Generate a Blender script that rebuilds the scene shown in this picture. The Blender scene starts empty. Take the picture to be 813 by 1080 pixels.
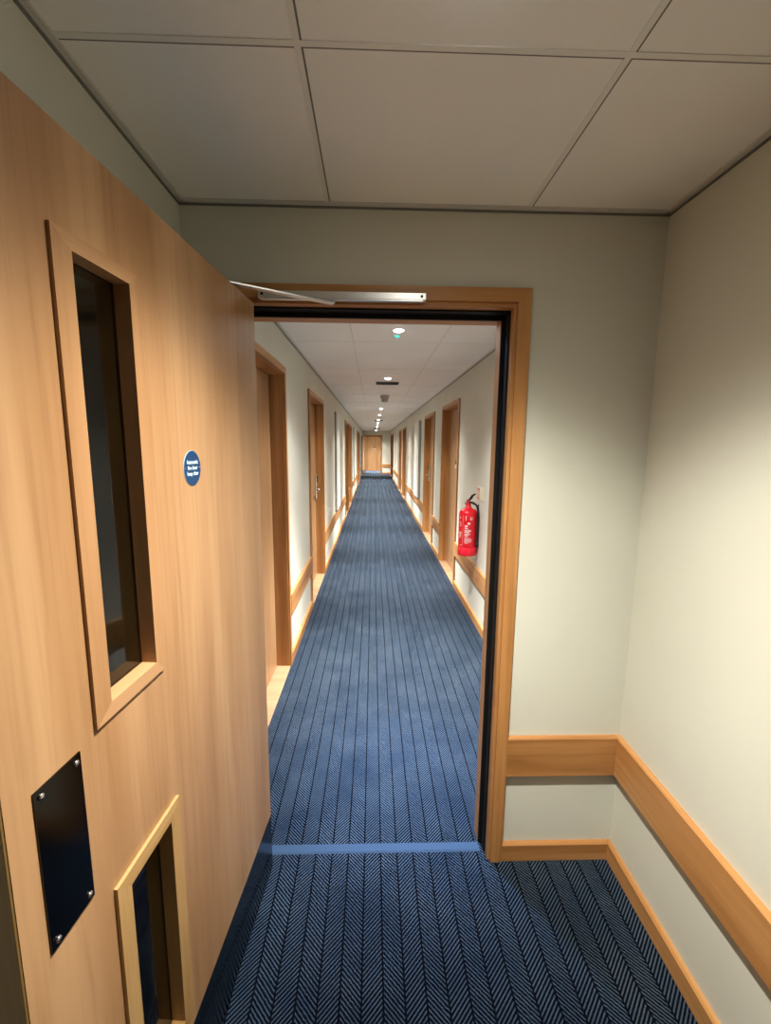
import bpy, bmesh, math, random
from mathutils import Vector, Matrix
random.seed(7)
scene = bpy.context.scene
COL = scene.collection
R = math.radians

# ------------------------------------------------------------------ geometry constants (metres)
XL, XR = -0.607, 0.947          # side walls
YF0, YF1 = 1.53, 1.645          # near cross wall
YE0, YE1 = 24.80, 24.92         # far cross wall
YFAR = 27.75                    # end of the far lobby
YB = -8.0                       # wall behind the camera
ZC = 2.3575                     # ceiling
RAIL0, RAIL1, RAILT = 0.368, 0.528, 0.021
SKH, SKT = 0.074, 0.018

# ------------------------------------------------------------------ materials
def new_mat(name, base=(0.8, 0.8, 0.8), rough=0.5, metal=0.0, spec=0.5):
    m = bpy.data.materials.new(name); m.use_nodes = True
    b = m.node_tree.nodes['Principled BSDF']
    b.inputs['Base Color'].default_value = (*base, 1)
    b.inputs['Roughness'].default_value = rough
    b.inputs['Metallic'].default_value = metal
    b.inputs['Specular IOR Level'].default_value = spec
    return m

class NT:
    def __init__(self, m):
        self.t = m.node_tree; self.b = self.t.nodes['Principled BSDF']
    def n(self, kind, **kw):
        nd = self.t.nodes.new(kind)
        for k, v in kw.items(): setattr(nd, k, v)
        return nd
    def link(self, a, b): self.t.links.new(a, b)
    def math(self, op, a, b=None, c=None):
        nd = self.n('ShaderNodeMath', operation=op)
        for i, v in enumerate((a, b, c)):
            if v is None: continue
            if isinstance(v, (int, float)): nd.inputs[i].default_value = v
            else: self.link(v, nd.inputs[i])
        return nd.outputs[0]
    def mix(self, f, a, b, mode='MIX'):
        nd = self.n('ShaderNodeMix', data_type='RGBA', blend_type=mode)
        for s, v in ((nd.inputs[0], f), (nd.inputs[6], a), (nd.inputs[7], b)):
            if isinstance(v, (int, float)): s.default_value = v
            elif isinstance(v, tuple): s.default_value = (*v, 1)
            else: self.link(v, s)
        return nd.outputs[2]
    def noise(self, vec, scale, detail=3, rough=0.5, dist=0.0):
        nd = self.n('ShaderNodeTexNoise')
        self.link(vec, nd.inputs['Vector'])
        nd.inputs['Scale'].default_value = scale; nd.inputs['Detail'].default_value = detail
        nd.inputs['Roughness'].default_value = rough; nd.inputs['Distortion'].default_value = dist
        return nd.outputs[0]
    def ramp(self, fac, stops):
        nd = self.n('ShaderNodeValToRGB'); cr = nd.color_ramp
        while len(cr.elements) < len(stops): cr.elements.new(0.5)
        for e, (p, c) in zip(cr.elements, stops):
            e.position = p; e.color = (*c, 1)
        self.link(fac, nd.inputs[0]); return nd.outputs[0]
    def mapped(self, scale):
        tc = self.n('ShaderNodeTexCoord'); mp = self.n('ShaderNodeMapping')
        mp.inputs['Scale'].default_value = scale
        self.link(tc.outputs['Object'], mp.inputs['Vector']); return mp.outputs[0]

def wood(name, axis, dark, mid, light, rough=0.42, grain=1.0, spec=0.35):
    m = new_mat(name, mid, rough, 0, spec); t = NT(m)
    sc = [9.0 * grain] * 3; sc[axis] = 0.55 * grain
    v = t.mapped(sc)
    a = t.noise(v, 1.0, 4, 0.55, 0.6)
    col = t.ramp(a, [(0.34, dark), (0.5, mid), (0.66, light)])
    sc2 = [70.0 * grain] * 3; sc2[axis] = 2.2 * grain
    v2 = t.mapped(sc2)
    f = t.noise(v2, 1.0, 3, 0.6, 0.3)
    fine = t.ramp(f, [(0.30, (0.80, 0.77, 0.74)), (0.5, (1, 1, 1)), (0.75, (1.04, 1.03, 1.02))])
    c2 = t.mix(0.75, col, fine, 'MULTIPLY')
    sc3 = [26.0 * grain] * 3; sc3[axis] = 5.0 * grain
    k = t.noise(t.mapped(sc3), 1.0, 1, 0.5, 0.0)
    kn = t.ramp(k, [(0.74, (1, 1, 1)), (0.82, (0.72, 0.62, 0.55))])
    c3 = t.mix(0.6, c2, kn, 'MULTIPLY')
    t.link(c3, t.b.inputs['Base Color'])
    return m

BEECH = ((0.325, 0.168, 0.072), (0.385, 0.211, 0.098), (0.435, 0.252, 0.123))
OAK = ((0.33, 0.142, 0.040), (0.44, 0.205, 0.066), (0.52, 0.265, 0.095))
M = {}
M['door'] = wood('beech_laminate', 2, *BEECH, rough=0.38)
M['woodz'] = wood('oak_vertical', 2, *OAK)
M['woodx'] = wood('oak_along_x', 0, *OAK)
M['woody'] = wood('oak_along_y', 1, *OAK)
M['bead'] = wood('bead_beech', 2, (0.335, 0.172, 0.073), (0.385, 0.207, 0.094), (0.425, 0.242, 0.117), 0.4)
M['beadx'] = wood('bead_beech_across', 0, (0.335, 0.172, 0.073), (0.385, 0.207, 0.094), (0.425, 0.242, 0.117), 0.4)
M['beadoak'] = wood('bead_oak', 2, (0.32, 0.165, 0.05), (0.41, 0.235, 0.085), (0.47, 0.29, 0.12), 0.45, 1.6)
M['beadoakx'] = wood('bead_oak_across', 0, (0.32, 0.165, 0.05), (0.41, 0.235, 0.085), (0.47, 0.29, 0.12), 0.45, 1.6)
M['edge_shade'] = wood('shaded_edge_wood', 2, (0.10, 0.055, 0.014), (0.14, 0.08, 0.02), (0.18, 0.10, 0.03), 0.5)  # door wood darkened to paint the shade on the free edge
M['sill'] = wood('pale_threshold_wood', 1, (0.29, 0.155, 0.080), (0.33, 0.185, 0.10), (0.37, 0.215, 0.12), 0.45)

def wall_mat(name, base):
    m = new_mat(name, base, 0.75, 0, 0.25); t = NT(m)
    v = t.mapped((1, 1, 1))
    a = t.noise(v, 2.2, 3)
    c = t.ramp(a, [(0.3, tuple(x * 0.97 for x in base)), (0.7, tuple(min(1, x * 1.02) for x in base))])
    t.link(c, t.b.inputs['Base Color'])
    n = t.noise(v, 260.0, 2)
    bp = t.n('ShaderNodeBump'); bp.inputs['Strength'].default_value = 0.05; bp.inputs['Distance'].default_value = 0.001
    t.link(n, bp.inputs['Height']); t.link(bp.outputs[0], t.b.inputs['Normal'])
    return m
M['wall'] = wall_mat('cream_wall_paint', (0.63, 0.62, 0.53))
M['tile'] = wall_mat('ceiling_tile', (0.92, 0.91, 0.885))
M['groove'] = new_mat('ceiling_shadow_gap', (0.17, 0.17, 0.15), 0.7)
M['groovec'] = new_mat('ceiling_fine_joint', (0.42, 0.41, 0.39), 0.7)
M['tbar'] = new_mat('ceiling_grid_bar', (0.82, 0.81, 0.77), 0.6)
M['tbarc'] = new_mat('ceiling_grid_bar_pale', (0.90, 0.89, 0.86), 0.6)
M['trimbar'] = new_mat('ceiling_edge_trim', (0.62, 0.61, 0.57), 0.5)
M['black'] = new_mat('black_seal', (0.006, 0.006, 0.006), 0.6, 0, 0.2)
M['plate'] = new_mat('polished_dark_metal', (0.055, 0.055, 0.052), 0.13, 1.0)
M['alu'] = new_mat('satin_aluminium', (0.62, 0.61, 0.58), 0.35, 1.0)
M['chrome'] = new_mat('chrome', (0.75, 0.74, 0.72), 0.15, 1.0)
M['white'] = new_mat('white_plastic', (0.80, 0.80, 0.77), 0.4)
M['whitepanel'] = new_mat('white_cupboard_paint', (0.66, 0.655, 0.60), 0.45)
M['cupframe_shade'] = new_mat('cupboard_frame_shade_grey', (0.33, 0.34, 0.31), 0.5)  # body greyed to paint shaded sides and gap shadows round the door
M['signblue'] = new_mat('sign_blue', (0.0, 0.036, 0.115), 0.5)
M['signwhite'] = new_mat('sign_lettering_white', (0.50, 0.60, 0.66), 0.6)
M['signrim'] = new_mat('sign_rim', (0.22, 0.32, 0.38), 0.6)
M['red'] = new_mat('extinguisher_red', (0.72, 0.006, 0.018), 0.3)
M['redb'] = new_mat('extinguisher_base_red', (0.80, 0.01, 0.03), 0.4)
M['print'] = new_mat('extinguisher_print', (0.85, 0.62, 0.62), 0.5)
M['rubber'] = new_mat('black_rubber', (0.012, 0.012, 0.012), 0.5)
M['signred'] = new_mat('sign_red', (0.60, 0.10, 0.08), 0.5)
M['signcream'] = new_mat('sign_cream', (0.78, 0.74, 0.55), 0.5)
M['detector'] = new_mat('detector_grey', (0.42, 0.40, 0.38), 0.5)
M['grille'] = new_mat('grille_dark', (0.03, 0.028, 0.026), 0.6)
M['numplate'] = new_mat('number_plate_dark', (0.03, 0.02, 0.018), 0.4)

def emit(name, col, st):
    m = bpy.data.materials.new(name); m.use_nodes = True
    t = m.node_tree; t.nodes.remove(t.nodes['Principled BSDF'])
    e = t.nodes.new('ShaderNodeEmission'); e.inputs[0].default_value = (*col, 1); e.inputs[1].default_value = st
    t.links.new(e.outputs[0], t.nodes['Material Output'].inputs[0]); return m
M['lens'] = emit('lit_lens', (1, 0.97, 0.92), 40.0)
M['cyan'] = emit('lit_green_speck', (0.05, 0.85, 0.66), 1.4)

def glass_mat():
    m = bpy.data.materials.new('fire_glass'); m.use_nodes = True
    b = m.node_tree.nodes['Principled BSDF']
    b.inputs['Base Color'].default_value = (0.40, 0.42, 0.38, 1); b.inputs['Roughness'].default_value = 0.02
    b.inputs['Transmission Weight'].default_value = 1.0; b.inputs['IOR'].default_value = 1.3
    return m
M['glass'] = glass_mat()

def carpet():
    m = new_mat('herringbone_carpet', (0.03, 0.05, 0.09), 0.95, 0, 0.1); t = NT(m)
    tc = t.n('ShaderNodeTexCoord'); sp = t.n('ShaderNodeSeparateXYZ')
    t.link(tc.outputs['Object'], sp.inputs[0]); P = tc.outputs['Object']
    x, y = sp.outputs[0], sp.outputs[1]
    wob = t.math('MULTIPLY', t.math('SUBTRACT', t.noise(P, 90.0, 1), 0.5), 0.004)
    W = 0.0642
    c = t.math('DIVIDE', t.math('SUBTRACT', t.math('ADD', x, wob), 0.038), W)
    fl = t.math('FLOOR', c); fr = t.math('FRACT', c)
    par = t.math('FLOORED_MODULO', fl, 2.0)
    sg = t.math('SUBTRACT', 1.0, t.math('MULTIPLY', par, 2.0))
    dx = t.math('MULTIPLY', t.math('MULTIPLY', fr, W * 1.05), sg)
    u = t.math('DIVIDE', t.math('ADD', t.math('ADD', y, dx), t.math('MULTIPLY', wob, 0.6)), 0.0142)
    tri = t.math('ABSOLUTE', t.math('SUBTRACT', t.math('FRACT', u), 0.5))      # 0..0.5
    th = t.n('ShaderNodeMapRange', interpolation_type='SMOOTHSTEP')
    t.link(tri, th.inputs[0]); th.inputs[1].default_value = 0.27; th.inputs[2].default_value = 0.12
    thread = th.outputs[0]
    e = t.math('ABSOLUTE', t.math('SUBTRACT', fr, 0.5))
    ln = t.n('ShaderNodeMapRange', interpolation_type='SMOOTHSTEP')
    t.link(e, ln.inputs[0]); ln.inputs[1].default_value = 0.435; ln.inputs[2].default_value = 0.475
    keep = t.math('SUBTRACT', 1.0, ln.outputs[0])
    fuzz = t.noise(P, 420.0, 2, 0.6)
    fz = t.n('ShaderNodeMapRange'); t.link(fuzz, fz.inputs[0])
    fz.inputs[1].default_value = 0.3; fz.inputs[2].default_value = 0.7; fz.inputs[3].default_value = 0.30; fz.inputs[4].default_value = 1.35
    amt = t.math('MULTIPLY', t.math('MULTIPLY', thread, keep), fz.outputs[0])
    blot = t.noise(P, 4.2, 5, 0.65)
    thread_col = t.ramp(blot, [(0.30, CARPET_A), (0.72, CARPET_B)])
    dark = t.mix(ln.outputs[0], CARPET_D, CARPET_L)
    col = t.mix(amt, dark, thread_col)
    t.link(col, t.b.inputs['Base Color'])
    bp = t.n('ShaderNodeBump'); bp.inputs['Strength'].default_value = 0.35; bp.inputs['Distance'].default_value = 0.003
    t.link(amt, bp.inputs['Height']); t.link(bp.outputs[0], t.b.inputs['Normal'])
    t.link(t.math('ADD', t.math('MULTIPLY', amt, 0.9), 0.22), t.b.inputs['Sheen Weight'])
    t.b.inputs['Sheen Tint'].default_value = (0.42, 0.66, 1.0, 1)
    t.b.inputs['Sheen Roughness'].default_value = 0.2
    return m
CARPET_A = (0.034, 0.056, 0.090); CARPET_B = (0.092, 0.124, 0.164)
CARPET_D = (0.001, 0.003, 0.008); CARPET_L = (0.0005, 0.0012, 0.004)
M['carpet'] = carpet()
M['strip'] = new_mat('threshold_strip_metal', (0.03, 0.058, 0.105), 0.7, 0.0, 0.2)

# ------------------------------------------------------------------ mesh helpers
class MB:
    def __init__(self, *mats): self.bm = bmesh.new(); self.mats = list(mats)
    def _merge(self, tmp, m, smooth=False):
        for f in tmp.faces: f.material_index = m; f.smooth = smooth
        me = bpy.data.meshes.new('tmp'); tmp.to_mesh(me); tmp.free()
        self.bm.from_mesh(me); bpy.data.meshes.remove(me)
    def box(self, x0, x1, y0, y1, z0, z1, m=0, bev=0.0, mat=None):
        t = bmesh.new(); bmesh.ops.create_cube(t, size=1)
        for v in t.verts:
            v.co = Vector((x0 + (v.co.x + .5) * (x1 - x0), y0 + (v.co.y + .5) * (y1 - y0), z0 + (v.co.z + .5) * (z1 - z0)))
        if bev: bmesh.ops.bevel(t, geom=t.edges[:], offset=bev, segments=2, profile=0.5, affect='EDGES')
        bmesh.ops.recalc_face_normals(t, faces=t.faces[:])
        if mat is not None: bmesh.ops.transform(t, matrix=mat, verts=t.verts[:])
        self._merge(t, m); return self
    def poly(self, pts, h0, h1, axis, m=0):
        """prism of a 2-D outline: axis 0 -> pts are (y,z) etc."""
        t = bmesh.new()
        def P(a, b, h): return {0: (h, a, b), 1: (a, h, b), 2: (a, b, h)}[axis]
        A = [t.verts.new(P(a, b, h0)) for a, b in pts]; B = [t.verts.new(P(a, b, h1)) for a, b in pts]
        n = len(pts); t.faces.new(A); t.faces.new(B[::-1])
        for i in range(n): t.faces.new((A[i], A[(i + 1) % n], B[(i + 1) % n], B[i]))
        bmesh.ops.recalc_face_normals(t, faces=t.faces[:]); self._merge(t, m); return self
    def lathe(self, prof, seg=32, m=0, mat=None, smooth=True, cap=True):
        t = bmesh.new(); rings = []
        for r, z in prof:
            if r < 1e-6: rings.append([t.verts.new((0, 0, z))])
            else: rings.append([t.verts.new((r * math.cos(2 * math.pi * i / seg), r * math.sin(2 * math.pi * i / seg), z)) for i in range(seg)])
        for a, b in zip(rings, rings[1:]):
            for i in range(seg):
                j = (i + 1) % seg
                vs = [a[i % len(a)], a[j % len(a)], b[j % len(b)], b[i % len(b)]]
                u = []
                for v in vs:
                    if v not in u: u.append(v)
                if len(u) >= 3: t.faces.new(u)
        for ring in (rings[0], rings[-1]):
            if cap and len(ring) > 2: t.faces.new(ring)
        bmesh.ops.recalc_face_normals(t, faces=t.faces[:])
        if mat is not None: bmesh.ops.transform(t, matrix=mat, verts=t.verts[:])
        self._merge(t, m, smooth); return self
    def tube(self, pts, r, seg=10, m=0):
        t = bmesh.new(); pts = [Vector(p) for p in pts]; rings = []
        for i, p in enumerate(pts):
            d = (pts[min(i + 1, len(pts) - 1)] - pts[max(i - 1, 0)]).normalized()
            a = d.orthogonal().normalized() if i == 0 else (pa - d * pa.dot(d)).normalized()
            pa = a; b = d.cross(a)
            rings.append([t.verts.new(p + r * (a * math.cos(2 * math.pi * k / seg) + b * math.sin(2 * math.pi * k / seg))) for k in range(seg)])
        for A, B in zip(rings, rings[1:]):
            for k in range(seg): t.faces.new((A[k], A[(k + 1) % seg], B[(k + 1) % seg], B[k]))
        t.faces.new(rings[0]); t.faces.new(rings[-1])
        bmesh.ops.recalc_face_normals(t, faces=t.faces[:]); self._merge(t, m, True); return self
    def holed(self, a0, a1, b0, b1, h0, h1, holes, axis, m=0):
        """slab in the plane normal to axis with rectangular through-holes [(a0,a1,b0,b1)]"""
        As = sorted({a0, a1, *[h[0] for h in holes], *[h[1] for h in holes]}); As = [a for a in As if a0 <= a <= a1]
        Bs = sorted({b0, b1, *[h[2] for h in holes], *[h[3] for h in holes]}); Bs = [b for b in Bs if b0 <= b <= b1]
        def solid(i, j):
            if not (0 <= i < len(As) - 1 and 0 <= j < len(Bs) - 1): return False
            ca, cb = (As[i] + As[i + 1]) / 2, (Bs[j] + Bs[j + 1]) / 2
            return not any(h[0] < ca < h[1] and h[2] < cb < h[3] for h in holes)
        t = bmesh.new(); V = {}
        def P(i, j, k):
            if (i, j, k) not in V:
                a, b, h = As[i], Bs[j], (h0, h1)[k]
                V[(i, j, k)] = t.verts.new({0: (h, a, b), 1: (a, h, b), 2: (a, b, h)}[axis])
            return V[(i, j, k)]
        for i in range(len(As) - 1):
            for j in range(len(Bs) - 1):
                if not solid(i, j): continue
                for k in (0, 1): t.faces.new((P(i, j, k), P(i + 1, j, k), P(i + 1, j + 1, k), P(i, j + 1, k)))
                if not solid(i - 1, j): t.faces.new((P(i, j, 0), P(i, j + 1, 0), P(i, j + 1, 1), P(i, j, 1)))
                if not solid(i + 1, j): t.faces.new((P(i + 1, j, 0), P(i + 1, j + 1, 0), P(i + 1, j + 1, 1), P(i + 1, j, 1)))
                if not solid(i, j - 1): t.faces.new((P(i, j, 0), P(i + 1, j, 0), P(i + 1, j, 1), P(i, j, 1)))
                if not solid(i, j + 1): t.faces.new((P(i, j + 1, 0), P(i + 1, j + 1, 0), P(i + 1, j + 1, 1), P(i, j + 1, 1)))
        bmesh.ops.recalc_face_normals(t, faces=t.faces[:]); self._merge(t, m); return self
    def mitre(self, a0, a1, b0, b1, w, h0, h1, axis, mv=0, mh=0, sides='LRTB', lip=0.0):
        """mitred picture-frame bars, outer rect a/b, width w, between heights h0..h1"""
        i0, i1, j0, j1 = a0 + w, a1 - w, b0 + w, b1 - w
        if 'L' in sides: self.poly([(a0, b0), (i0, j0 if 'B' in sides else b0), (i0, j1 if 'T' in sides else b1), (a0, b1)], h0, h1, axis, mv)
        if 'R' in sides: self.poly([(a1, b0), (i1, j0 if 'B' in sides else b0), (i1, j1 if 'T' in sides else b1), (a1, b1)], h0, h1, axis, mv)
        if 'T' in sides: self.poly([(a0, b1), (a1, b1), (i1, j1), (i0, j1)], h0, h1, axis, mh)
        if 'B' in sides: self.poly([(a0, b0), (a1, b0), (i1, j0), (i0, j0)], h0, h1, axis, mh)
        return self
    def build(self, name, parent=None, loc=None):
        me = bpy.data.meshes.new(name); self.bm.to_mesh(me); self.bm.free()
        for m in self.mats: me.materials.append(m)
        o = bpy.data.objects.new(name, me); COL.objects.link(o)
        if parent: o.parent = parent
        if loc: o.location = loc
        return o

def tag(o, label=None, cat=None, group=None, kind=None):
    if label: o['label'] = label
    if cat: o['category'] = cat
    if group: o['group'] = group
    if kind: o['kind'] = kind
    return o
def empty(name, loc, rz=0.0):
    o = bpy.data.objects.new(name, None); COL.objects.link(o)
    o.location = loc; o.rotation_euler = (0, 0, rz); o.empty_display_size = 0.1
    return o
def copy_tree(o, parent=None):
    c = o.copy(); COL.objects.link(c)
    if parent: c.parent = parent
    for ch in list(o.children): copy_tree(ch, c)
    return c
ROTX = Matrix.Rotation(R(90), 4, 'X')

# ------------------------------------------------------------------ door positions along the side walls
# (outer edges of the architraves), lock side: 'far' or 'near' seen from the camera
LEFT = [(1.90, 3.13, 'near'), (4.25, 5.48, 'far'), (9.67, 10.88, 'near'), (11.20, 12.45, 'far'), (17.0, 18.22, 'near'), (18.75, 19.97, 'far')]
RIGHT = [(4.93, 6.13, 'near'), (6.90, 8.20, 'far'), (12.90, 14.20, 'near'), (14.90, 16.15, 'far'), (20.90, 22.12, 'near'), (22.60, 23.82, 'far')]
AW, ATOP = 0.045, 2.118
def holes(doors): return [(a + 0.03, b - 0.03, -0.2, ATOP - 0.03) for a, b, s in doors]

# ------------------------------------------------------------------ shell
fl = MB(M['carpet']).box(XL - 0.2, XR + 0.2, YB - 0.2, YFAR + 0.2, -0.1, 0.0).build('floor')
tag(fl, 'dark blue herringbone carpet running the whole length of the corridor', 'floor', kind='structure')
w = MB(M['wall']).holed(YB, YFAR, -0.05, ZC + 0.05, XL - 0.20, XL, holes(LEFT), 0).build('wall_left')
tag(w, 'pale cream wall along the left side behind the open door', 'wall', kind='structure')
w = MB(M['wall']).holed(YB, YFAR, -0.05, ZC + 0.05, XR, XR + 0.20, holes(RIGHT), 0).build('wall_right')
tag(w, 'pale cream wall along the right side of lobby and corridor', 'wall', kind='structure')
OPL, OPR, OPT = -0.475, 0.49, 2.095
w = MB(M['wall']).holed(XL, XR, -0.05, ZC + 0.05, YF0, YF1, [(OPL, OPR, -0.2, OPT)], 1).build('wall_front')
tag(w, 'cream cross wall around the near open doorway', 'wall', kind='structure')
w = MB(M['wall']).holed(XL, XR, -0.05, ZC + 0.05, YE0, YE1, [(OPL, OPR, -0.2, OPT)], 1).build('wall_end')
tag(w, 'cream cross wall around the far doorway at corridor end', 'wall', kind='structure')
ENDD = (-0.46, 0.62)
w = MB(M['wall']).holed(XL, XR, -0.05, ZC + 0.05, YFAR, YFAR + 0.2, [(ENDD[0] + 0.03, ENDD[1] - 0.03, -0.2, ATOP - 0.03)], 1).build('wall_far')
tag(w, 'cream wall holding the last door beyond the far doorway', 'wall', kind='structure')
w = MB(M['wall']).box(XL, XR, YB - 0.15, YB, -0.05, ZC + 0.05).build('wall_back')
tag(w, 'cream wall behind the viewer', 'wall', kind='structure')

def ceiling(y0, y1, xs, ys, label, grid='tbar'):
    b = MB(M['tile'], M[grid], M['trimbar'], M['groove' if grid == 'tbar' else 'groovec'], M['groove'])
    b.box(XL, XR, y0, y1, ZC, ZC + 0.06, 0)
    g = 0.0038 if grid == 'tbar' else 0.0022
    for x in xs:
        b.box(x - 0.013, x, y0, y1, ZC - 0.0016, ZC + 0.002, 1)
        b.box(x, x + g, y0, y1, ZC - 0.0012, ZC + 0.002, 3)
    for y in ys:
        b.box(XL, XR, y - 0.013, y, ZC - 0.0020, ZC + 0.002, 1)
        b.box(XL, XR, y, y + g, ZC - 0.0014, ZC + 0.002, 3)
    e, d = 0.018, 0.007
    b.box(XL, XL + e, y0, y1, ZC - d, ZC + 0.002, 2); b.box(XR - e, XR, y0, y1, ZC - d, ZC + 0.002, 2)
    b.box(XL, XR, y0, y0 + e, ZC - d, ZC + 0.002, 2); b.box(XL, XR, y1 - e, y1, ZC - d, ZC + 0.002, 2)
    q = 0.004
    b.box(XL, XL + q, y0, y1, ZC - d - 0.006, ZC - d + 0.001, 4); b.box(XR - q, XR, y0, y1, ZC - d - 0.006, ZC - d + 0.001, 4)
    b.box(XL, XR, y0, y0 + q, ZC - d - 0.006, ZC - d + 0.001, 4); b.box(XL, XR, y1 - q, y1, ZC - d - 0.006, ZC - d + 0.001, 4)
    return tag(b.build('ceiling'), label, 'ceiling', kind='structure')
ceiling(YB, YF0, (-0.14, 0.495), [0.968 - 0.6 * k for k in range(15)], 'white tiled suspended ceiling over the near lobby')
ceiling(YF1, YE0, (-0.148, 0.49), [3.43 + 1.2 * k for k in range(-1, 18)], 'white tiled suspended ceiling along the corridor', 'tbarc')
ceiling(YE1, YFAR, (-0.148, 0.49), [25.5 + 1.2 * k for k in range(2)], 'white tiled suspended ceiling in the far lobby', 'tbarc')

# ------------------------------------------------------------------ skirting boards and crash rails
def sk_prof(s, x):           # bevelled-top profile (offset from wall, z)
    return [(x, 0), (x + s * SKT, 0), (x + s * SKT, SKH - 0.006), (x + s * (SKT - 0.006), SKH), (x, SKH)]
def rail_prof(s, x):
    c = 0.004
    return [(x, RAIL0), (x + s * (RAILT - c), RAIL0), (x + s * RAILT, RAIL0 + c), (x + s * RAILT, RAIL1 - c), (x + s * (RAILT - c), RAIL1), (x, RAIL1)]
def gaps(y0, y1, doors):
    out = []; y = y0
    for a, b, s in doors:
        if b <= y0 or a >= y1: continue
        if a > y: out.append((y, a))
        y = max(y, b)
    if y < y1: out.append((y, y1))
    return out
def side(name, x, s, doors, word):
    segs = [(YB, YF0)] + gaps(YF1, YE0, doors) + [(YE1, YFAR)]
    for i, (a, b) in enumerate(segs):
        if i == 0: where = 'in the near lobby'
        elif i == len(segs) - 1: where = 'in the far lobby'
        elif i == 1: where = 'from the near doorway to the first %s door' % word if a <= YF1 else 'after the first %s door' % word
        else:
            n = sum(1 for d in doors if d[1] <= a + 0.01)
            where = 'past the %s door on the %s' % (['', 'first', 'second', 'third', 'fourth', 'fifth', 'sixth'][n], word)
        k = MB(M['woody']); k.poly(sk_prof(s, x), a, b, 1) 
        tag(k.build('baseboard_' + word), 'light wood skirting board on the %s wall %s' % (word, where), 'skirting board', kind='structure')
        k = MB(M['woody']); k.poly(rail_prof(s, x), a, b, 1)
        global TRIM
        TRIM += 1
        tag(k.build('trim_%d' % TRIM), 'flat wooden crash rail on the %s wall %s' % (word, where), 'wall rail', kind='structure')
TRIM = 0
side('left', XL, 1, LEFT, 'left')
side('right', XR, -1, RIGHT, 'right')
def cross(y, x0, x1, word, where):
    global TRIM
    # outlines in (y,z), extruded along x
    k = MB(M['woodx']); k.poly(sk_prof(-1, y), x0, x1 - SKT, 0)
    tag(k.build('baseboard_' + word), 'light wood skirting board ' + where, 'skirting board', kind='structure')
    k = MB(M['woodx']); k.poly(rail_prof(-1, y), x0, x1 - RAILT, 0); TRIM += 1
    tag(k.build('trim_%d' % TRIM), 'short wooden crash rail ' + where, 'wall rail', kind='structure')
cross(YF0, 0.510, XR, 'front', 'on the cross wall right of the near doorway')
cross(YE0, 0.510, XR, 'end', 'on the cross wall right of the far doorway')

# ------------------------------------------------------------------ fire door frames (near and far)
def fire_frame(y, label):
    r = empty('door_frame', (0, y, 0))
    tag(r, label, 'door frame')
    A0, A1, AT = -0.487, 0.510, 2.115
    b = MB(M['woodz'], M['woodx'])
    b.mitre(A0, A1, 0, AT, 0.043, -0.022, -0.0005, 1, 0, 1, 'LRT')
    b.build('architrave', r)
    b = MB(M['woodz'], M['woodx'])
    xi0, xi1, zi = -0.437, 0.456, 2.057
    b.box(xi1, OPR, -0.012, 0.022, 0.002, OPT, 0, 0.001); b.box(OPL, xi0, -0.012, 0.022, 0.002, OPT, 0, 0.001)
    b.box(xi0, xi1, -0.012, 0.022, zi, OPT, 1, 0.001)
    xs0, xs1, zs = -0.422, 0.4375, 2.036
    b.box(xs1, OPR, 0.072, 0.128, 0.002, OPT, 0, 0.001); b.box(OPL, xs0, 0.072, 0.128, 0.002, OPT, 0, 0.001)
    b.box(xs0, xs1, 0.072, 0.128, zs, OPT, 1, 0.001)
    b.build('lining', r)
    b = MB(M['black'])
    b.box(0.450, OPR, 0.022, 0.064, 0.001, OPT); b.box(OPL, -0.434, 0.022, 0.064, 0.001, OPT)
    b.box(-0.434, 0.450, 0.022, 0.064, 2.051, OPT)
    b.box(0.438, OPR, 0.064, 0.072, 0.0055, OPT); b.box(OPL, -0.4225, 0.064, 0.072, 0.0055, OPT)
    b.box(-0.4225, 0.438, 0.064, 0.072, 2.0365, OPT)
    s = b.build('smoke_seal', r); s['label'] = 'black seal lining the rebate'
    return r
fire_frame(YF0, 'light wood door frame with black seal around the near open doorway')
fire_frame(YE0, 'small light wood door frame around the far doorway at corridor end')

b = MB(M['strip']); b.poly([(1.556, 0.0), (1.562, 0.004), (1.594, 0.004), (1.600, 0.0)], -0.4205, 0.437, 0)
tag(b.build('threshold_strip'), 'flat grey blue metal strip across the carpet in the near doorway', 'threshold strip')
b = MB(M['strip']); b.poly([(YE0 + 0.026, 0.0), (YE0 + 0.032, 0.004), (YE0 + 0.064, 0.004), (YE0 + 0.070, 0.0)], -0.4205, 0.437, 0)
tag(b.build('threshold_strip'), 'thin metal strip across the carpet in the far doorway', 'threshold strip')

# ------------------------------------------------------------------ fire door leaf (front face on local y = 0, local x runs from hinge to free edge)
DIR = Vector((-0.07631, -0.99708, 0))
BASE = Vector((-0.37274, 1.58095, 0)) + DIR * 0.080
PHI = math.atan2(DIR.y, DIR.x)
LW, LH, LT = 1.003, 2.051, 0.054
def S(s): return s - 0.080
def text_mesh(body, size, name, mat, parent, loc, rot, thick=0.0004):
    cu = bpy.data.curves.new(name, 'FONT'); cu.body = body; cu.size = size
    cu.align_x = 'CENTER'; cu.align_y = 'CENTER'; cu.extrude = thick; cu.offset = size * 0.018
    to = bpy.data.objects.new('tmp_text', cu); COL.objects.link(to)
    bpy.context.view_layer.update()
    dg = bpy.context.evaluated_depsgraph_get()
    me = bpy.data.meshes.new_from_object(to.evaluated_get(dg)); bpy.data.objects.remove(to)
    me.materials.clear(); me.materials.append(mat)
    o = bpy.data.objects.new(name, me); COL.objects.link(o); o.parent = parent; o.location = loc; o.rotation_euler = rot
    return o
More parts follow.
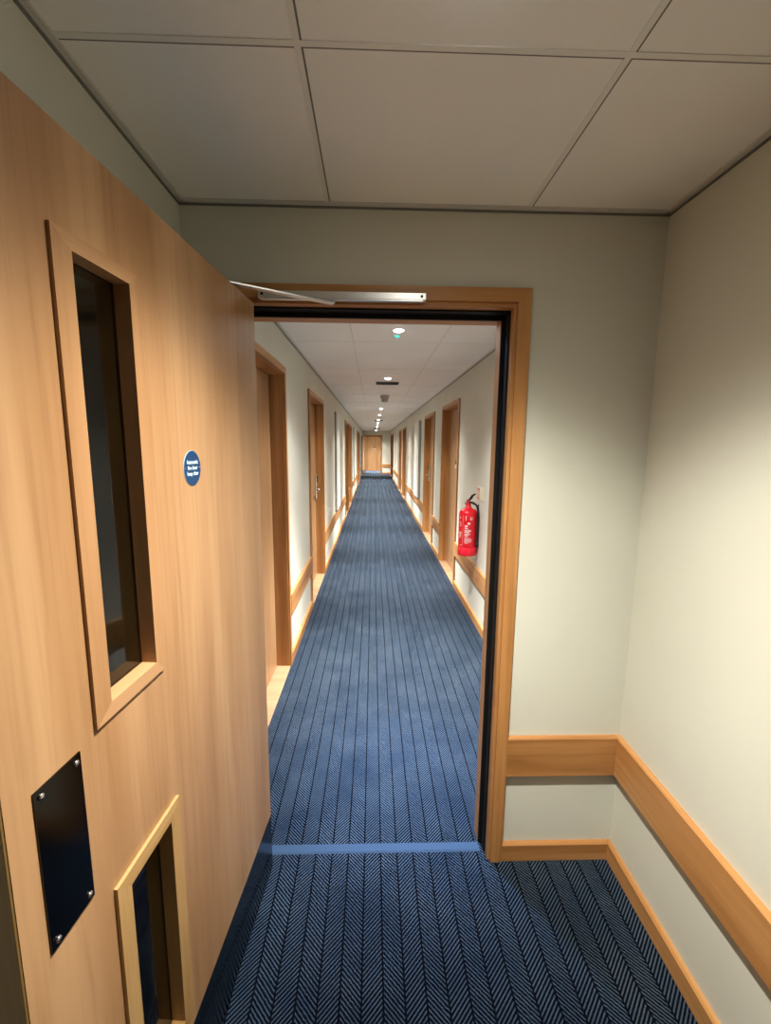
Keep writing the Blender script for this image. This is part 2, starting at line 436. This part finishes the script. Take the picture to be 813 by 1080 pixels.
def fire_door():
    r = empty('fire_door', BASE, PHI)
    up = (S(0.732), S(0.900), 1.172, 1.898); lo = (S(0.722), S(0.892), 0.290, 0.838)
    b = MB(M['door']); b.holed(0, LW, 0.007, LH, -LT, 0, [up, lo], 1); b.build('leaf', r)
    b = MB(M['edge_shade']); b.box(LW, LW + 0.004, -LT + 0.001, -0.001, 0.007, LH, 0, 0.001); e = b.build('shaded_edge', r); e['label'] = 'free edge of the door with its shade coloured in'  # thin dark strip, shade painted onto the free edge face
    def vision(outer, inner, proud, mv, mh, label, gname):
        # outer/inner: s0,s1,z0,z1 ; bead on both faces plus inner lining down to the glass
        o0, o1, p0, p1 = outer; i0, i1, q0, q1 = inner
        b = MB(mv, mh)
        for (h0, h1) in ((-0.024, proud), (-LT - proud, -0.030)):
            pass
        def ringface(h0, h1, a0, a1, c0, c1, w0, w1, v0, v1):
            b.poly([(a0, c0), (w0, v0), (w0, v1), (a0, c1)], h0, h1, 1, 0)
            b.poly([(a1, c0), (w1, v0), (w1, v1), (a1, c1)], h0, h1, 1, 0)
            b.poly([(a0, c1), (a1, c1), (w1, v1), (w0, v1)], h0, h1, 1, 1)
            b.poly([(a0, c0), (a1, c0), (w1, v0), (w0, v0)], h0, h1, 1, 1)
        ringface(0.0003, proud, o0, o1, p0, p1, i0, i1, q0, q1)
        e = 0.0145
        ringface(-0.0235, 0.0003, i0 - e, i1 + e, q0 - e, q1 + e, i0, i1, q0, q1)
        ringface(-LT - proud, -LT - 0.0003, o0, o1, p0, p1, i0, i1, q0, q1)
        ringface(-LT - 0.0003, -0.0325, i0 - e, i1 + e, q0 - e, q1 + e, i0, i1, q0, q1)
        wb = b.build('window_bead', r); wb['label'] = label
        g = MB(M['glass']); g.box(i0 - 0.012, i1 + 0.012, -0.0315, -0.0245, q0 - 0.012, q1 + 0.012)
        gg = g.build('glass', wb); gg['label'] = gname
    vision((S(0.718), S(0.9195), 1.160, 1.9095), (S(0.747), S(0.8815), 1.186, 1.886), 0.006, M['bead'], M['beadx'], 'raised bead around the tall upper glass', 'tall dark fire glass')
    vision((S(0.7005), S(0.9105), 0.262, 0.853), (S(0.737), S(0.874), 0.306, 0.822), 0.007, M['beadoak'], M['beadoakx'], 'yellower grained bead around the lower glass', 'dark lower fire glass')
    b = MB(M['plate']); b.box(0.001, LW - 0.004, 0.0, 0.0018, 0.010, 0.2297)
    k = b.build('kick_plate', r); k['label'] = 'dark polished kick plate along the door bottom'
    b = MB(M['plate']); b.box(S(0.955), S(1.0415), 0.0, 0.0025, 0.896, 1.149)
    p = b.build('push_plate', r); p['label'] = 'dark polished push plate'
    for s, z in ((1.030, 1.137), (0.9655, 1.137), (0.9655, 0.908), (1.030, 0.908)):
        b = MB(M['chrome']); b.lathe([(0, 0.0034), (0.0022, 0.0034), (0.0045, 0.0022), (0.005, 0.0)], 14, 0, Matrix.Translation((S(s), 0.0025, z)) @ Matrix.Rotation(R(-90), 4, 'X'))
        b.build('screw', p)
    sx, sz, sr = S(0.546), 1.557, 0.0405
    mt = Matrix.Translation((sx, 0.0, sz)) @ Matrix.Rotation(R(-90), 4, 'X')
    b = MB(M['signblue'], M['signrim'])
    b.lathe([(0, 0.0016), (sr - 0.001, 0.0016)], 48, 0, mt, False, False); b.lathe([(sr - 0.001, 0.0016), (sr - 0.0003, 0.0013), (sr, 0.0)], 48, 1, mt, True, False)
    sg = b.build('sign', r); sg['label'] = 'round blue sign reading Automatic fire door keep clear'
    for i, (line, sizef) in enumerate((('Automatic', 0.0127), ('fire door', 0.0127), ('keep clear', 0.0127))):
        text_mesh(line, sizef, 'lettering', M['signwhite'], sg, (sx, 0.0019, sz + 0.0135 - 0.0130 * i), (R(90), 0, R(180)))
    for dx in (-0.0345, 0.0345):
        b = MB(M['chrome']); b.lathe([(0, 0.0014), (0.0015, 0.0014), (0.0028, 0.0)], 12, 0, Matrix.Translation((sx + dx, 0.0016, sz)) @ Matrix.Rotation(R(-90), 4, 'X'))
        b.build('screw', sg)
    for z in (0.25, 1.05, 1.82):
        b = MB(M['alu']); b.lathe([(0, -0.05), (0.007, -0.05), (0.007, 0.05), (0, 0.05)], 14, 0, Matrix.Translation((-0.009, -LT + 0.008, z)))
        b.box(-0.009, 0.0, -LT + 0.006, -0.004, z - 0.05, z + 0.05)
        b.build('hinge', r)
    return r
fd = fire_door()
tag(fd, 'large light wood fire door standing open at left with two glass panels and blue sign', 'door')
fd2 = copy_tree(fd)
tag(fd2, 'distant fire door folded open against the left wall at corridor end', 'door')
fd2.location = (-0.452, YE0 - 0.045, 0); fd2.rotation_euler = (0, 0, R(-95.5))

# ------------------------------------------------------------------ overhead door closer
cl = empty('door_closer', (-0.098, YF0 - 0.022, 2.06))
tag(cl, 'silver overhead door closer with slide rail and slim arm above the near doorway', 'door closer')
ox, oy, oz = cl.location
b = MB(M['alu']); b.box(-0.362 - ox, 0.165 - ox, -0.026, 0.0, 2.0645 - oz, 2.086 - oz, 0, 0.0015)
b.box(-0.352 - ox, 0.155 - ox, -0.0262, -0.010, 2.0605 - oz, 2.0645 - oz)
rail = b.build('slide_rail', cl)
for x in (-0.348, 0.151):
    b = MB(M['black']); b.lathe([(0, 0.001), (0.0042, 0.001), (0.0042, 0.0)], 14, 0, Matrix.Translation((x - ox, -0.026, 2.0752 - oz)) @ Matrix.Rotation(R(90), 4, 'X')); b.build('screw', rail)
P0 = Vector((-0.139, 1.494, 2.0545)); P1 = Vector((-0.512, 1.300, 2.0655))
d = (P1 - P0); L = d.length; d.normalize()
yv = Vector((0, 0, 1)).cross(d).normalized(); zv = d.cross(yv)
mm = Matrix.Translation(P0 - Vector((ox, oy, oz))) @ Matrix((d, yv, zv)).transposed().to_4x4()
b = MB(M['alu']); b.box(-0.012, L + 0.012, -0.010, 0.010, -0.003, 0.003, 0, 0.0015, mm); b.build('arm', cl)
b = MB(M['alu']); b.box(-0.150 - ox, -0.122 - ox, -0.024, -0.006, 2.0560 - oz, 2.0615 - oz, 0, 0.001); b.build('slider', cl)
q = BASE + DIR * 0.27 + Vector((-0.99708, 0.07631, 0)).normalized() * (LT + 0.024) - Vector((ox, oy, oz))
mb2 = Matrix.Translation(q) @ Matrix.Rotation(PHI, 4, 'Z')
b = MB(M['alu']); b.box(-0.15, 0.13, -0.0235, 0.0235, 1.985 , 2.047, 0, 0.004, mb2)
b.lathe([(0, 2.047), (0.012, 2.047), (0.012, 2.066), (0, 2.066)], 16, 0, mb2 @ Matrix.Translation((-0.035, -0.01, 0)))
body = b.build('closer_body', cl)

# ------------------------------------------------------------------ bedroom doors : local +Y points into the corridor, opening centred on local x = 0
REC = 0.088
def lock_set(r, x, s):
    """electronic lock; s = +1 when the lever points to +x"""
    y = -REC
    b = MB(M['chrome'], M['rubber'])
    b.box(x - 0.036, x + 0.036, y, y + 0.026, 0.955, 1.250, 0, 0.006)
    b.box(x - 0.028, x + 0.028, y + 0.025, y + 0.034, 1.160, 1.240, 1, 0.003)
    lk = b.build('lock', r)
    b = MB(M['chrome'])
    b.lathe([(0, 0), (0.013, 0), (0.011, 0.038), (0, 0.038)], 16, 0, Matrix.Translation((x, y + 0.024, 1.075)) @ Matrix.Rotation(R(-90), 4, 'X'))
    b.tube([(x, y + 0.056, 1.075), (x + s * 0.02, y + 0.062, 1.075), (x + s * 0.06, y + 0.062, 1.073), (x + s * 0.115, y + 0.058, 1.070)], 0.0105)
    b.build('lever', lk)
def bedroom_door(name, loc, rz, width, lockside, label, sign=True):
    r = empty(name, loc, rz); tag(r, label, 'door', kind='structure')
    h = width / 2
    b = MB(M['woodz'], M['woodx'])
    b.mitre(-h, h, 0, ATOP, AW, 0.0005, 0.018, 1, 0, 1, 'LRT')
    b.build('architrave', r)
    b = MB(M['woodz'], M['woodx'])
    i = h - AW - 0.006; z = ATOP - AW - 0.006; o = h - 0.031
    b.box(-o, -i, -0.150, 0.006, 0.003, z + 0.018, 0, 0.001); b.box(i, o, -0.150, 0.006, 0.003, z + 0.018, 0, 0.001)
    b.box(-i, i, -0.150, 0.006, z, z + 0.018, 1, 0.001)
    b.build('lining', r)
    b = MB(M['black'])
    b.box(-i, -i + 0.004, -0.150, -REC - 0.003, 0.003, z); b.box(i - 0.004, i, -0.150, -REC - 0.003, 0.003, z); b.box(-i + 0.004, i - 0.004, -0.150, -REC - 0.003, z - 0.004, z)
    b.build('seal', r)
    b = MB(M['door']); b.box(-i + 0.005, i - 0.005, -REC - 0.050, -REC, 0.008, z - 0.005, 0, 0.001); b.build('leaf', r)
    b = MB(M['sill']); b.poly([(-0.16, 0.0), (0.012, 0.0), (0.006, 0.0045), (-0.16, 0.0045)], -i + 0.001, i - 0.001, 0); b.build('threshold', r)
    sx = {'L': -1, 'R': 1}[lockside]
    lock_set(r, sx * (i - 0.065), -sx)
    if sign:
        b = MB(M['numplate'], M['white'])
        b.box(-0.075, 0.075, -REC, -REC + 0.004, 1.375, 1.425, 0, 0.001)
        b.box(-0.065, 0.065, -REC, -REC + 0.003, 1.325, 1.372, 1, 0.001)
        b.build('number_plate', r)
    return r
ORD = ['first', 'second', 'third', 'fourth', 'fifth', 'sixth']
n = 0
for k, (a, b_, s) in enumerate(LEFT):
    n += 1
    lab = ['recessed wooden bedroom door nearest on the left, partly behind the open fire door', 'second wooden bedroom door along the left wall, with a chrome lock beside its far jamb',
           'third wooden bedroom door along the left wall, just past the tall white cupboard', 'fourth wooden bedroom door along the left wall, close behind the third',
           'fifth wooden bedroom door along the left wall, far down the corridor', 'last wooden bedroom door on the left before the far fire door'][k]
    # left wall: local +x points towards the camera
    bedroom_door('door_%d' % n, (XL, (a + b_) / 2, 0), R(-90), b_ - a, 'R' if s == 'near' else 'L', lab)
for k, (a, b_, s) in enumerate(RIGHT):
    n += 1
    lab = ['recessed wooden bedroom door nearest on the right, beside the red fire extinguisher', 'second wooden bedroom door along the right wall, with a chrome lock at its far jamb',
           'third wooden bedroom door along the right wall, past the white cupboard and small switch', 'fourth wooden bedroom door along the right wall, close behind the third',
           'fifth wooden bedroom door along the right wall, far down the corridor', 'last wooden bedroom door on the right before the far cross wall'][k]
    bedroom_door('door_%d' % n, (XR, (a + b_) / 2, 0), R(90), b_ - a, 'L' if s == 'near' else 'R', lab)
n += 1
bedroom_door('door_%d' % n, ((ENDD[0] + ENDD[1]) / 2, YFAR, 0), R(180), ENDD[1] - ENDD[0], 'L', 'closed light wood door facing the viewer at the very end of the corridor')

# ------------------------------------------------------------------ white riser cupboards on the side walls
def cupboard(x, s, y0, y1, z0, z1, depth, label):
    r = empty('wall_cupboard', (x, (y0 + y1) / 2, z0)); tag(r, label, 'cupboard')
    h = (y1 - y0) / 2; H = z1 - z0
    def bx(mb, a, b, c, d, e, f, m=0, bev=0.0):
        xs = sorted((s * a, s * b)); mb.box(xs[0], xs[1], c, d, e, f, m, bev)
    b = MB(M['cupframe_shade']); bx(b, 0, depth - 0.012, -h, h, 0, H, 0, 0.002); b.build('body', r)
    b = MB(M['whitepanel']); bx(b, depth - 0.0115, depth, -h + 0.012, h - 0.012, 0.012, H - 0.012, 0, 0.002); dr = b.build('door', r)
    for z in (0.28 * H, 0.72 * H):
        b = MB(M['chrome'], M['rubber']); mt = Matrix.Translation((s * depth, h - 0.06, z)) @ Matrix.Rotation(R(90 * s), 4, 'Y')
        b.lathe([(0, 0.003), (0.012, 0.003), (0.014, 0)], 18, 0, mt); b.lathe([(0, 0.0045), (0.005, 0.0045), (0.005, 0.003)], 12, 1, mt)
        b.build('lock', dr)
    return r
cupboard(XL, 1, 7.15, 7.85, 0.535, 2.115, 0.036, 'tall narrow white cupboard on the left wall between second and third doors')
cupboard(XL, 1, 13.9, 14.75, 0.535, 2.115, 0.036, 'distant narrow white cupboard on the left wall past the fourth door')
cupboard(XR, -1, 8.88, 9.80, 0.532, 2.085, 0.050, 'tall white cupboard on the right wall past the second door')

# ------------------------------------------------------------------ small things on the walls
def wall_plate(name, x, s, y, z, w_, h_, label, cat, rocker=True):
    r = empty(name, (x, y, z)); tag(r, label, cat)
    xs = sorted((0, s * 0.009)); b = MB(M['white']); b.box(xs[0], xs[1], -w_ / 2, w_ / 2, -h_ / 2, h_ / 2, 0, 0.002); p = b.build('plate', r)
    if rocker:
        xs = sorted((s * 0.008, s * 0.014)); b = MB(M['detector']); b.box(xs[0], xs[1], -w_ * 0.2, w_ * 0.2, -h_ * 0.32, h_ * 0.05, 0, 0.002); b.build('rocker', r)
wall_plate('wall_socket', XL, 1, 6.15, 0.685, 0.15, 0.09, 'small white socket plate low on the left wall past the second door', 'socket')
wall_plate('light_switch', XR, -1, 11.75, 1.30, 0.12, 0.17, 'small pale switch on the right wall past the white cupboard', 'switch')
wall_plate('wall_sensor', XR, -1, 11.80, 2.21, 0.12, 0.15, 'small white box high on the right wall above the switch', 'sensor', False)
# fire extinguisher identification sign
r = empty('fire_sign', (XR, 3.86, 1.19)); tag(r, 'small red and cream sign on the right wall above the extinguisher', 'sign')
b = MB(M['signcream']); b.box(-0.004, -0.0003, -0.115, 0.125, -0.055, 0.062, 0, 0.001); b.build('board', r)
b = MB(M['signred']); b.box(-0.0046, -0.004, 0.035, 0.119, -0.049, 0.050); pr = b.build('red_panel', r)
b = MB(M['signcream']); b.box(-0.0051, -0.0046, 0.052, 0.074, -0.035, 0.022); b.box(-0.0051, -0.0046, 0.088, 0.104, -0.03, 0.036); b.build('pictogram', pr)

# fire extinguisher
EX, EY, EZ = 0.857, 3.93, 0.632
r = empty('fire_extinguisher', (EX, EY, EZ)); tag(r, 'red fire extinguisher with black handle hanging on the right wall', 'fire extinguisher')
ER = 0.083
b = MB(M['red'])
prof = [(0, 0.02), (ER - 0.004, 0.02), (ER - 0.001, 0.03), (ER - 0.001, 0.375)]
for k in range(1, 9):
    a = k / 8 * R(78); prof.append(((ER - 0.001) - 0.052 * (1 - math.cos(a)) * 1.15, 0.375 + 0.050 * math.sin(a)))
prof += [(0.030, 0.432), (0.024, 0.440), (0.024, 0.456), (0, 0.456)]
b.lathe(prof, 48); body = b.build('cylinder', r)
b = MB(M['redb']); b.lathe([(0, 0.0), (ER - 0.002, 0.0), (ER + 0.002, 0.006), (ER + 0.002, 0.068), (ER, 0.072), (ER - 0.004, 0.072)], 48)
b.build('base_ring', r)
b = MB(M['red'], M['chrome']); b.lathe([(0, 0.452), (0.021, 0.452), (0.021, 0.470), (0.016, 0.474), (0.016, 0.494), (0, 0.494)], 24, 0)
b.lathe([(0, 0), (0.013, 0), (0.015, 0.006), (0.015, 0.016), (0, 0.018)], 18, 1, Matrix.Translation((-0.018, -0.006, 0.474)) @ Matrix.Rotation(R(-90), 4, 'Y'))
b.build('valve', r)
# squeeze levers: they point along -y/-x towards the corridor
def lever(pts, w_, t_):
    b = MB(M['rubber'])
    up_ = Vector((0, 0, 1))
    for p0, p1 in zip(pts, pts[1:]):
        p0, p1 = Vector(p0), Vector(p1); d = p1 - p0; L = d.length; d.normalize()
        yv = up_.cross(d).normalized(); zv = d.cross(yv)
        b.box(-0.004, L + 0.004, -w_ / 2, w_ / 2, -t_ / 2, t_ / 2, 0, t_ * 0.25, Matrix.Translation(p0) @ Matrix((d, yv, zv)).transposed().to_4x4())
    return b
lever([(-0.012, 0.01, 0.490), (0.010, -0.012, 0.506), (0.022, -0.050, 0.545), (0.034, -0.075, 0.558)], 0.024, 0.012).build('handle', r)
lever([(-0.012, 0.01, 0.480), (0.020, -0.040, 0.478), (0.040, -0.085, 0.468)], 0.020, 0.010).build('handle', r)
hz = [(0.012, -0.010, 0.478), (0.034, -0.030, 0.478), (0.062, -0.056, 0.450), (0.074, -0.064, 0.390), (0.076, -0.064, 0.30), (0.076, -0.063, 0.20), (0.075, -0.062, 0.12)]
pts = []
for i in range(len(hz) - 1):
    for k in range(4):
        t = k / 4; g = lambda j: Vector(hz[max(0, min(len(hz) - 1, j))])
        p0, p1, p2, p3 = g(i - 1), g(i), g(i + 1), g(i + 2)
        pts.append(0.5 * ((2 * p1) + (p2 - p0) * t + (2 * p0 - 5 * p1 + 4 * p2 - p3) * t * t + (3 * p1 - p0 - 3 * p2 + p3) * t ** 3))
pts.append(Vector(hz[-1]))
b = MB(M['rubber']); b.tube(pts, 0.0085); hs = b.build('hose', r)
b = MB(M['rubber']); b.tube([(0.075, -0.062, 0.125), (0.075, -0.062, 0.078)], 0.0105); b.build('nozzle', hs)
# printed label : curved white marks on the side that faces the camera
def arc_patch(b, a0, a1, z0, z1, rr):
    t = bmesh.new(); nseg = max(2, int(abs(a1 - a0) / 4)); lo = []; hi = []
    for k in range(nseg + 1):
        a = R(a0 + (a1 - a0) * k / nseg)
        lo.append(t.verts.new((rr * math.cos(a), rr * math.sin(a), z0))); hi.append(t.verts.new((rr * math.cos(a), rr * math.sin(a), z1)))
    for k in range(nseg): t.faces.new((lo[k], lo[k + 1], hi[k + 1], hi[k]))
    bmesh.ops.recalc_face_normals(t, faces=t.faces[:]); b._merge(t, 0)
b = MB(M['print']); rr = ER + 0.0002
# the camera sits roughly towards -102 deg of the cylinder; smaller angle = further left in the picture
AC = -101
for i, (w_, z, hgt) in enumerate([(18, 0.268, 0.014), (20, 0.250, 0.010), (38, 0.236, 0.006), (40, 0.226, 0.007), (30, 0.212, 0.010), (34, 0.199, 0.006), (24, 0.188, 0.008), (20, 0.176, 0.006), (38, 0.162, 0.004), (48, 0.154, 0.004), (44, 0.146, 0.004), (46, 0.138, 0.004), (40, 0.130, 0.004), (22, 0.118, 0.005)]):
    arc_patch(b, AC - 20, AC - 20 + w_, z, z + hgt, rr)
for (a0, a1, z0, z1) in [(-16, -10, 0.345, 0.365), (-15, -11, 0.325, 0.345), (12, 26, 0.330, 0.336), (12, 16, 0.336, 0.356), (22, 26, 0.336, 0.356), (-4, 14, 0.292, 0.304), (-1, 11, 0.288, 0.308),
                         (-62, -50, 0.34, 0.352), (-62, -46, 0.30, 0.306), (-60, -44, 0.285, 0.290), (-62, -44, 0.270, 0.276), (-60, -42, 0.21, 0.218), (-60, -42, 0.196, 0.206), (-60, -44, 0.182, 0.190), (-60, -46, 0.166, 0.174), (-60, -36, 0.098, 0.101)]:
    arc_patch(b, AC + a0, AC + a1, z0, z1, rr)
arc_patch(b, AC - 32, AC - 31, 0.10, 0.37, rr)
o = b.build('label_print', body); o['label'] = 'pale printed instructions'
r = empty('extinguisher_bracket', (XR, EY, EZ + 0.40)); tag(r, 'dark wall bracket behind the red extinguisher', 'bracket')
b = MB(M['rubber']); b.box(-0.004, -0.0002, -0.02, 0.02, -0.06, 0.06, 0, 0.001); b.box(-0.0105, -0.004, -0.012, 0.012, -0.05, -0.03, 0, 0.001); b.build('back_plate', r)

# ------------------------------------------------------------------ ceiling fittings
# photometric curve of the recessed downlights (strong downward beam, sharp cut-off near 55 degrees)
IES_A = [0, 5, 10, 15, 20, 25, 30, 35, 40, 45, 50, 55, 60, 65, 75, 90]
def curve(name, V):
    t = bpy.data.texts.new(name)
    t.write('IESNA:LM-63-1995\nTILT=NONE\n1 1000 1 %d 1 1 2 0.1 0.1 0\n1 1 10\n%s\n0\n%s\n' % (len(IES_A), ' '.join(str(a) for a in IES_A), ' '.join(str(round(v * 100, 2)) for v in V)))
    return t
WIDE = curve('wide_downlight_curve', [1.5, 1.6, 2.2, 4.2, 6.8, 7.2, 6.0, 4.5, 3.3, 2.3, 1.25, 0.45, 0.16, 0.07, 0.03, 0])
BEAM = curve('beam_downlight_curve', [27, 27, 26, 24, 20, 13.5, 6.4, 3.0, 1.9, 1.4, 1.0, 0.5, 0.16, 0.06, 0.02, 0])
NARROW = curve('narrow_downlight_curve', [26, 24, 18, 10, 5, 2.5, 1.4, 1.0, 0.8, 0.6, 0.4, 0.3, 0.2, 0.12, 0.05, 0])
def downlight(y, label, power, color, ies, x=0.165):
    r = empty('downlight', (x, y, ZC)); tag(r, label, 'ceiling light', 'recessed ceiling lights')
    b = MB(M['white']); b.lathe([(0.033, -0.0005), (0.034, -0.003), (0.046, -0.004), (0.050, -0.002), (0.050, 0.0)], 32, 0, None, True, False); b.build('bezel', r)
    b = MB(M['lens']); b.lathe([(0, -0.0135), (0.014, -0.0122), (0.026, -0.0085), (0.0325, -0.0030), (0.0325, -0.0005)], 32); b.build('lens', r)
    li = bpy.data.lights.new('lamp', 'POINT'); li.energy = power; li.color = color; li.shadow_soft_size = 0.03
    li.use_nodes = True; lt = li.node_tree; ie = lt.nodes.new('ShaderNodeTexIES'); ie.mode = 'INTERNAL'; ie.ies = ies
    lt.links.new(ie.outputs[0], lt.nodes['Emission'].inputs['Strength'])
    lo = bpy.data.objects.new('lamp', li); COL.objects.link(lo); lo.parent = r; lo.location = (0, 0, -0.055)
    return r
LP = 7.2
WARM = (1.0, 0.975, 0.88); NEUT = (1.0, 0.985, 0.95); BLUE = (0.38, 0.60, 1.0)
downlight(0.80, 'ceiling light just above the frame in the near lobby', 0.70 * LP, WARM, WIDE)
downlight(1.98, 'bluish ceiling light just inside the corridor, hidden by the door head', 0.6 * LP, BLUE, NARROW)
YS = [(3.07, 'first recessed corridor ceiling light past the near doorway, beside the green indicator'), (5.24, 'corridor ceiling light in front of the nearest dark vent slot'),
      (7.45, 'corridor ceiling light hidden just behind the grey smoke detector'), (9.6, 'first recessed corridor ceiling light in view beyond the grey smoke detector'),
      (11.65, 'second recessed corridor ceiling light in view beyond the grey smoke detector'), (13.95, 'corridor ceiling light in front of the second dark vent slot'),
      (15.9, 'first recessed corridor ceiling light beyond the second dark vent slot'), (18.0, 'second recessed corridor ceiling light beyond the second dark vent slot'),
      (20.0, 'corridor ceiling light in front of the farthest dark vent slot'), (24.0, 'last recessed corridor ceiling light, just before the far cross wall')]
for y, lab in YS: downlight(y, lab, 0.9 * LP, NEUT, BEAM)
downlight(26.4, 'recessed round ceiling light in the far lobby', 2.7 * LP, NEUT, BEAM)
r = empty('green_speck', (0.163, 3.22, ZC)); tag(r, 'tiny green indicator glowing on the ceiling beside the first corridor light', 'speck')  # small emissive green dome with a white ring
b = MB(M['white']); b.lathe([(0.019, -0.001), (0.022, -0.003), (0.025, 0)], 20, 0, None, True, False); b.build('ring', r)
b = MB(M['cyan']); b.lathe([(0, -0.014), (0.012, -0.011), (0.019, -0.001)], 20); b.build('glow_dome', r)
for y, lab in ((5.58, 'nearest dark ceiling vent slot, between a corridor light and the smoke detector'), (14.2, 'second dark ceiling vent slot, halfway down the corridor'), (20.6, 'farthest dark ceiling vent slot near the corridor end')):
    r = empty('ceiling_vent', (0.17, y, ZC)); tag(r, lab, 'vent', 'ceiling vents')
    b = MB(M['white']); b.mitre(-0.150, 0.150, -0.075, 0.075, 0.018, -0.002, 0.0, 2); b.build('frame', r)
    b = MB(M['grille']); b.box(-0.135, 0.135, -0.060, 0.057, -0.018, 0.0, 0, 0.002)
    for k in range(6): b.box(-0.132, 0.132, -0.050 + k * 0.018, -0.044 + k * 0.018, -0.022, -0.017)
    b.build('grille', r)
r = empty('smoke_detector', (0.176, 7.02, ZC)); tag(r, 'grey smoke detector with sounder base on the corridor ceiling', 'smoke detector')
b = MB(M['detector']); b.lathe([(0, 0), (0.068, 0), (0.070, -0.012), (0.066, -0.045), (0.060, -0.050), (0, -0.050)], 32); b.build('sounder_base', r)
b = MB(M['detector'], M['grille']); b.lathe([(0.056, -0.050), (0.056, -0.056), (0.050, -0.060), (0.050, -0.072), (0.054, -0.074), (0.046, -0.096), (0.030, -0.102), (0, -0.103)], 32); b.build('sensor_head', r)

# ------------------------------------------------------------------ world, camera, colour
wd = bpy.data.worlds.new('World'); scene.world = wd; wd.use_nodes = True
wd.node_tree.nodes['Background'].inputs[0].default_value = (0.02, 0.02, 0.02, 1)
f, pitch, yaw, roll, h = 470.129, 0.1506, 0.0290, 0.0092, 1.6149
FIT = (f, pitch, yaw, roll, h)
cy, sy = math.cos(yaw), math.sin(yaw)
fw = Vector((sy, cy, 0)); rt = Vector((cy, -sy, 0)); Z = Vector((0, 0, 1))
ax = fw * math.cos(pitch) - Z * math.sin(pitch); up = fw * math.sin(pitch) + Z * math.cos(pitch)
r2 = rt * math.cos(roll) + up * math.sin(roll); u2 = up * math.cos(roll) - rt * math.sin(roll)
cam = bpy.data.cameras.new('camera'); co = bpy.data.objects.new('camera', cam); COL.objects.link(co)
cam.sensor_fit = 'HORIZONTAL'; cam.sensor_width = 36.0; cam.lens = f / 813 * 36.0; cam.clip_start = 0.02; cam.clip_end = 100
co.matrix_world = Matrix(((r2.x, u2.x, -ax.x, 0), (r2.y, u2.y, -ax.y, 0), (r2.z, u2.z, -ax.z, h), (0, 0, 0, 1)))
scene.camera = co
vs = scene.view_settings
vs.view_transform = 'Standard'; vs.look = 'None'; vs.gamma = 1.0; vs.use_curve_mapping = False; vs.exposure = 0.0
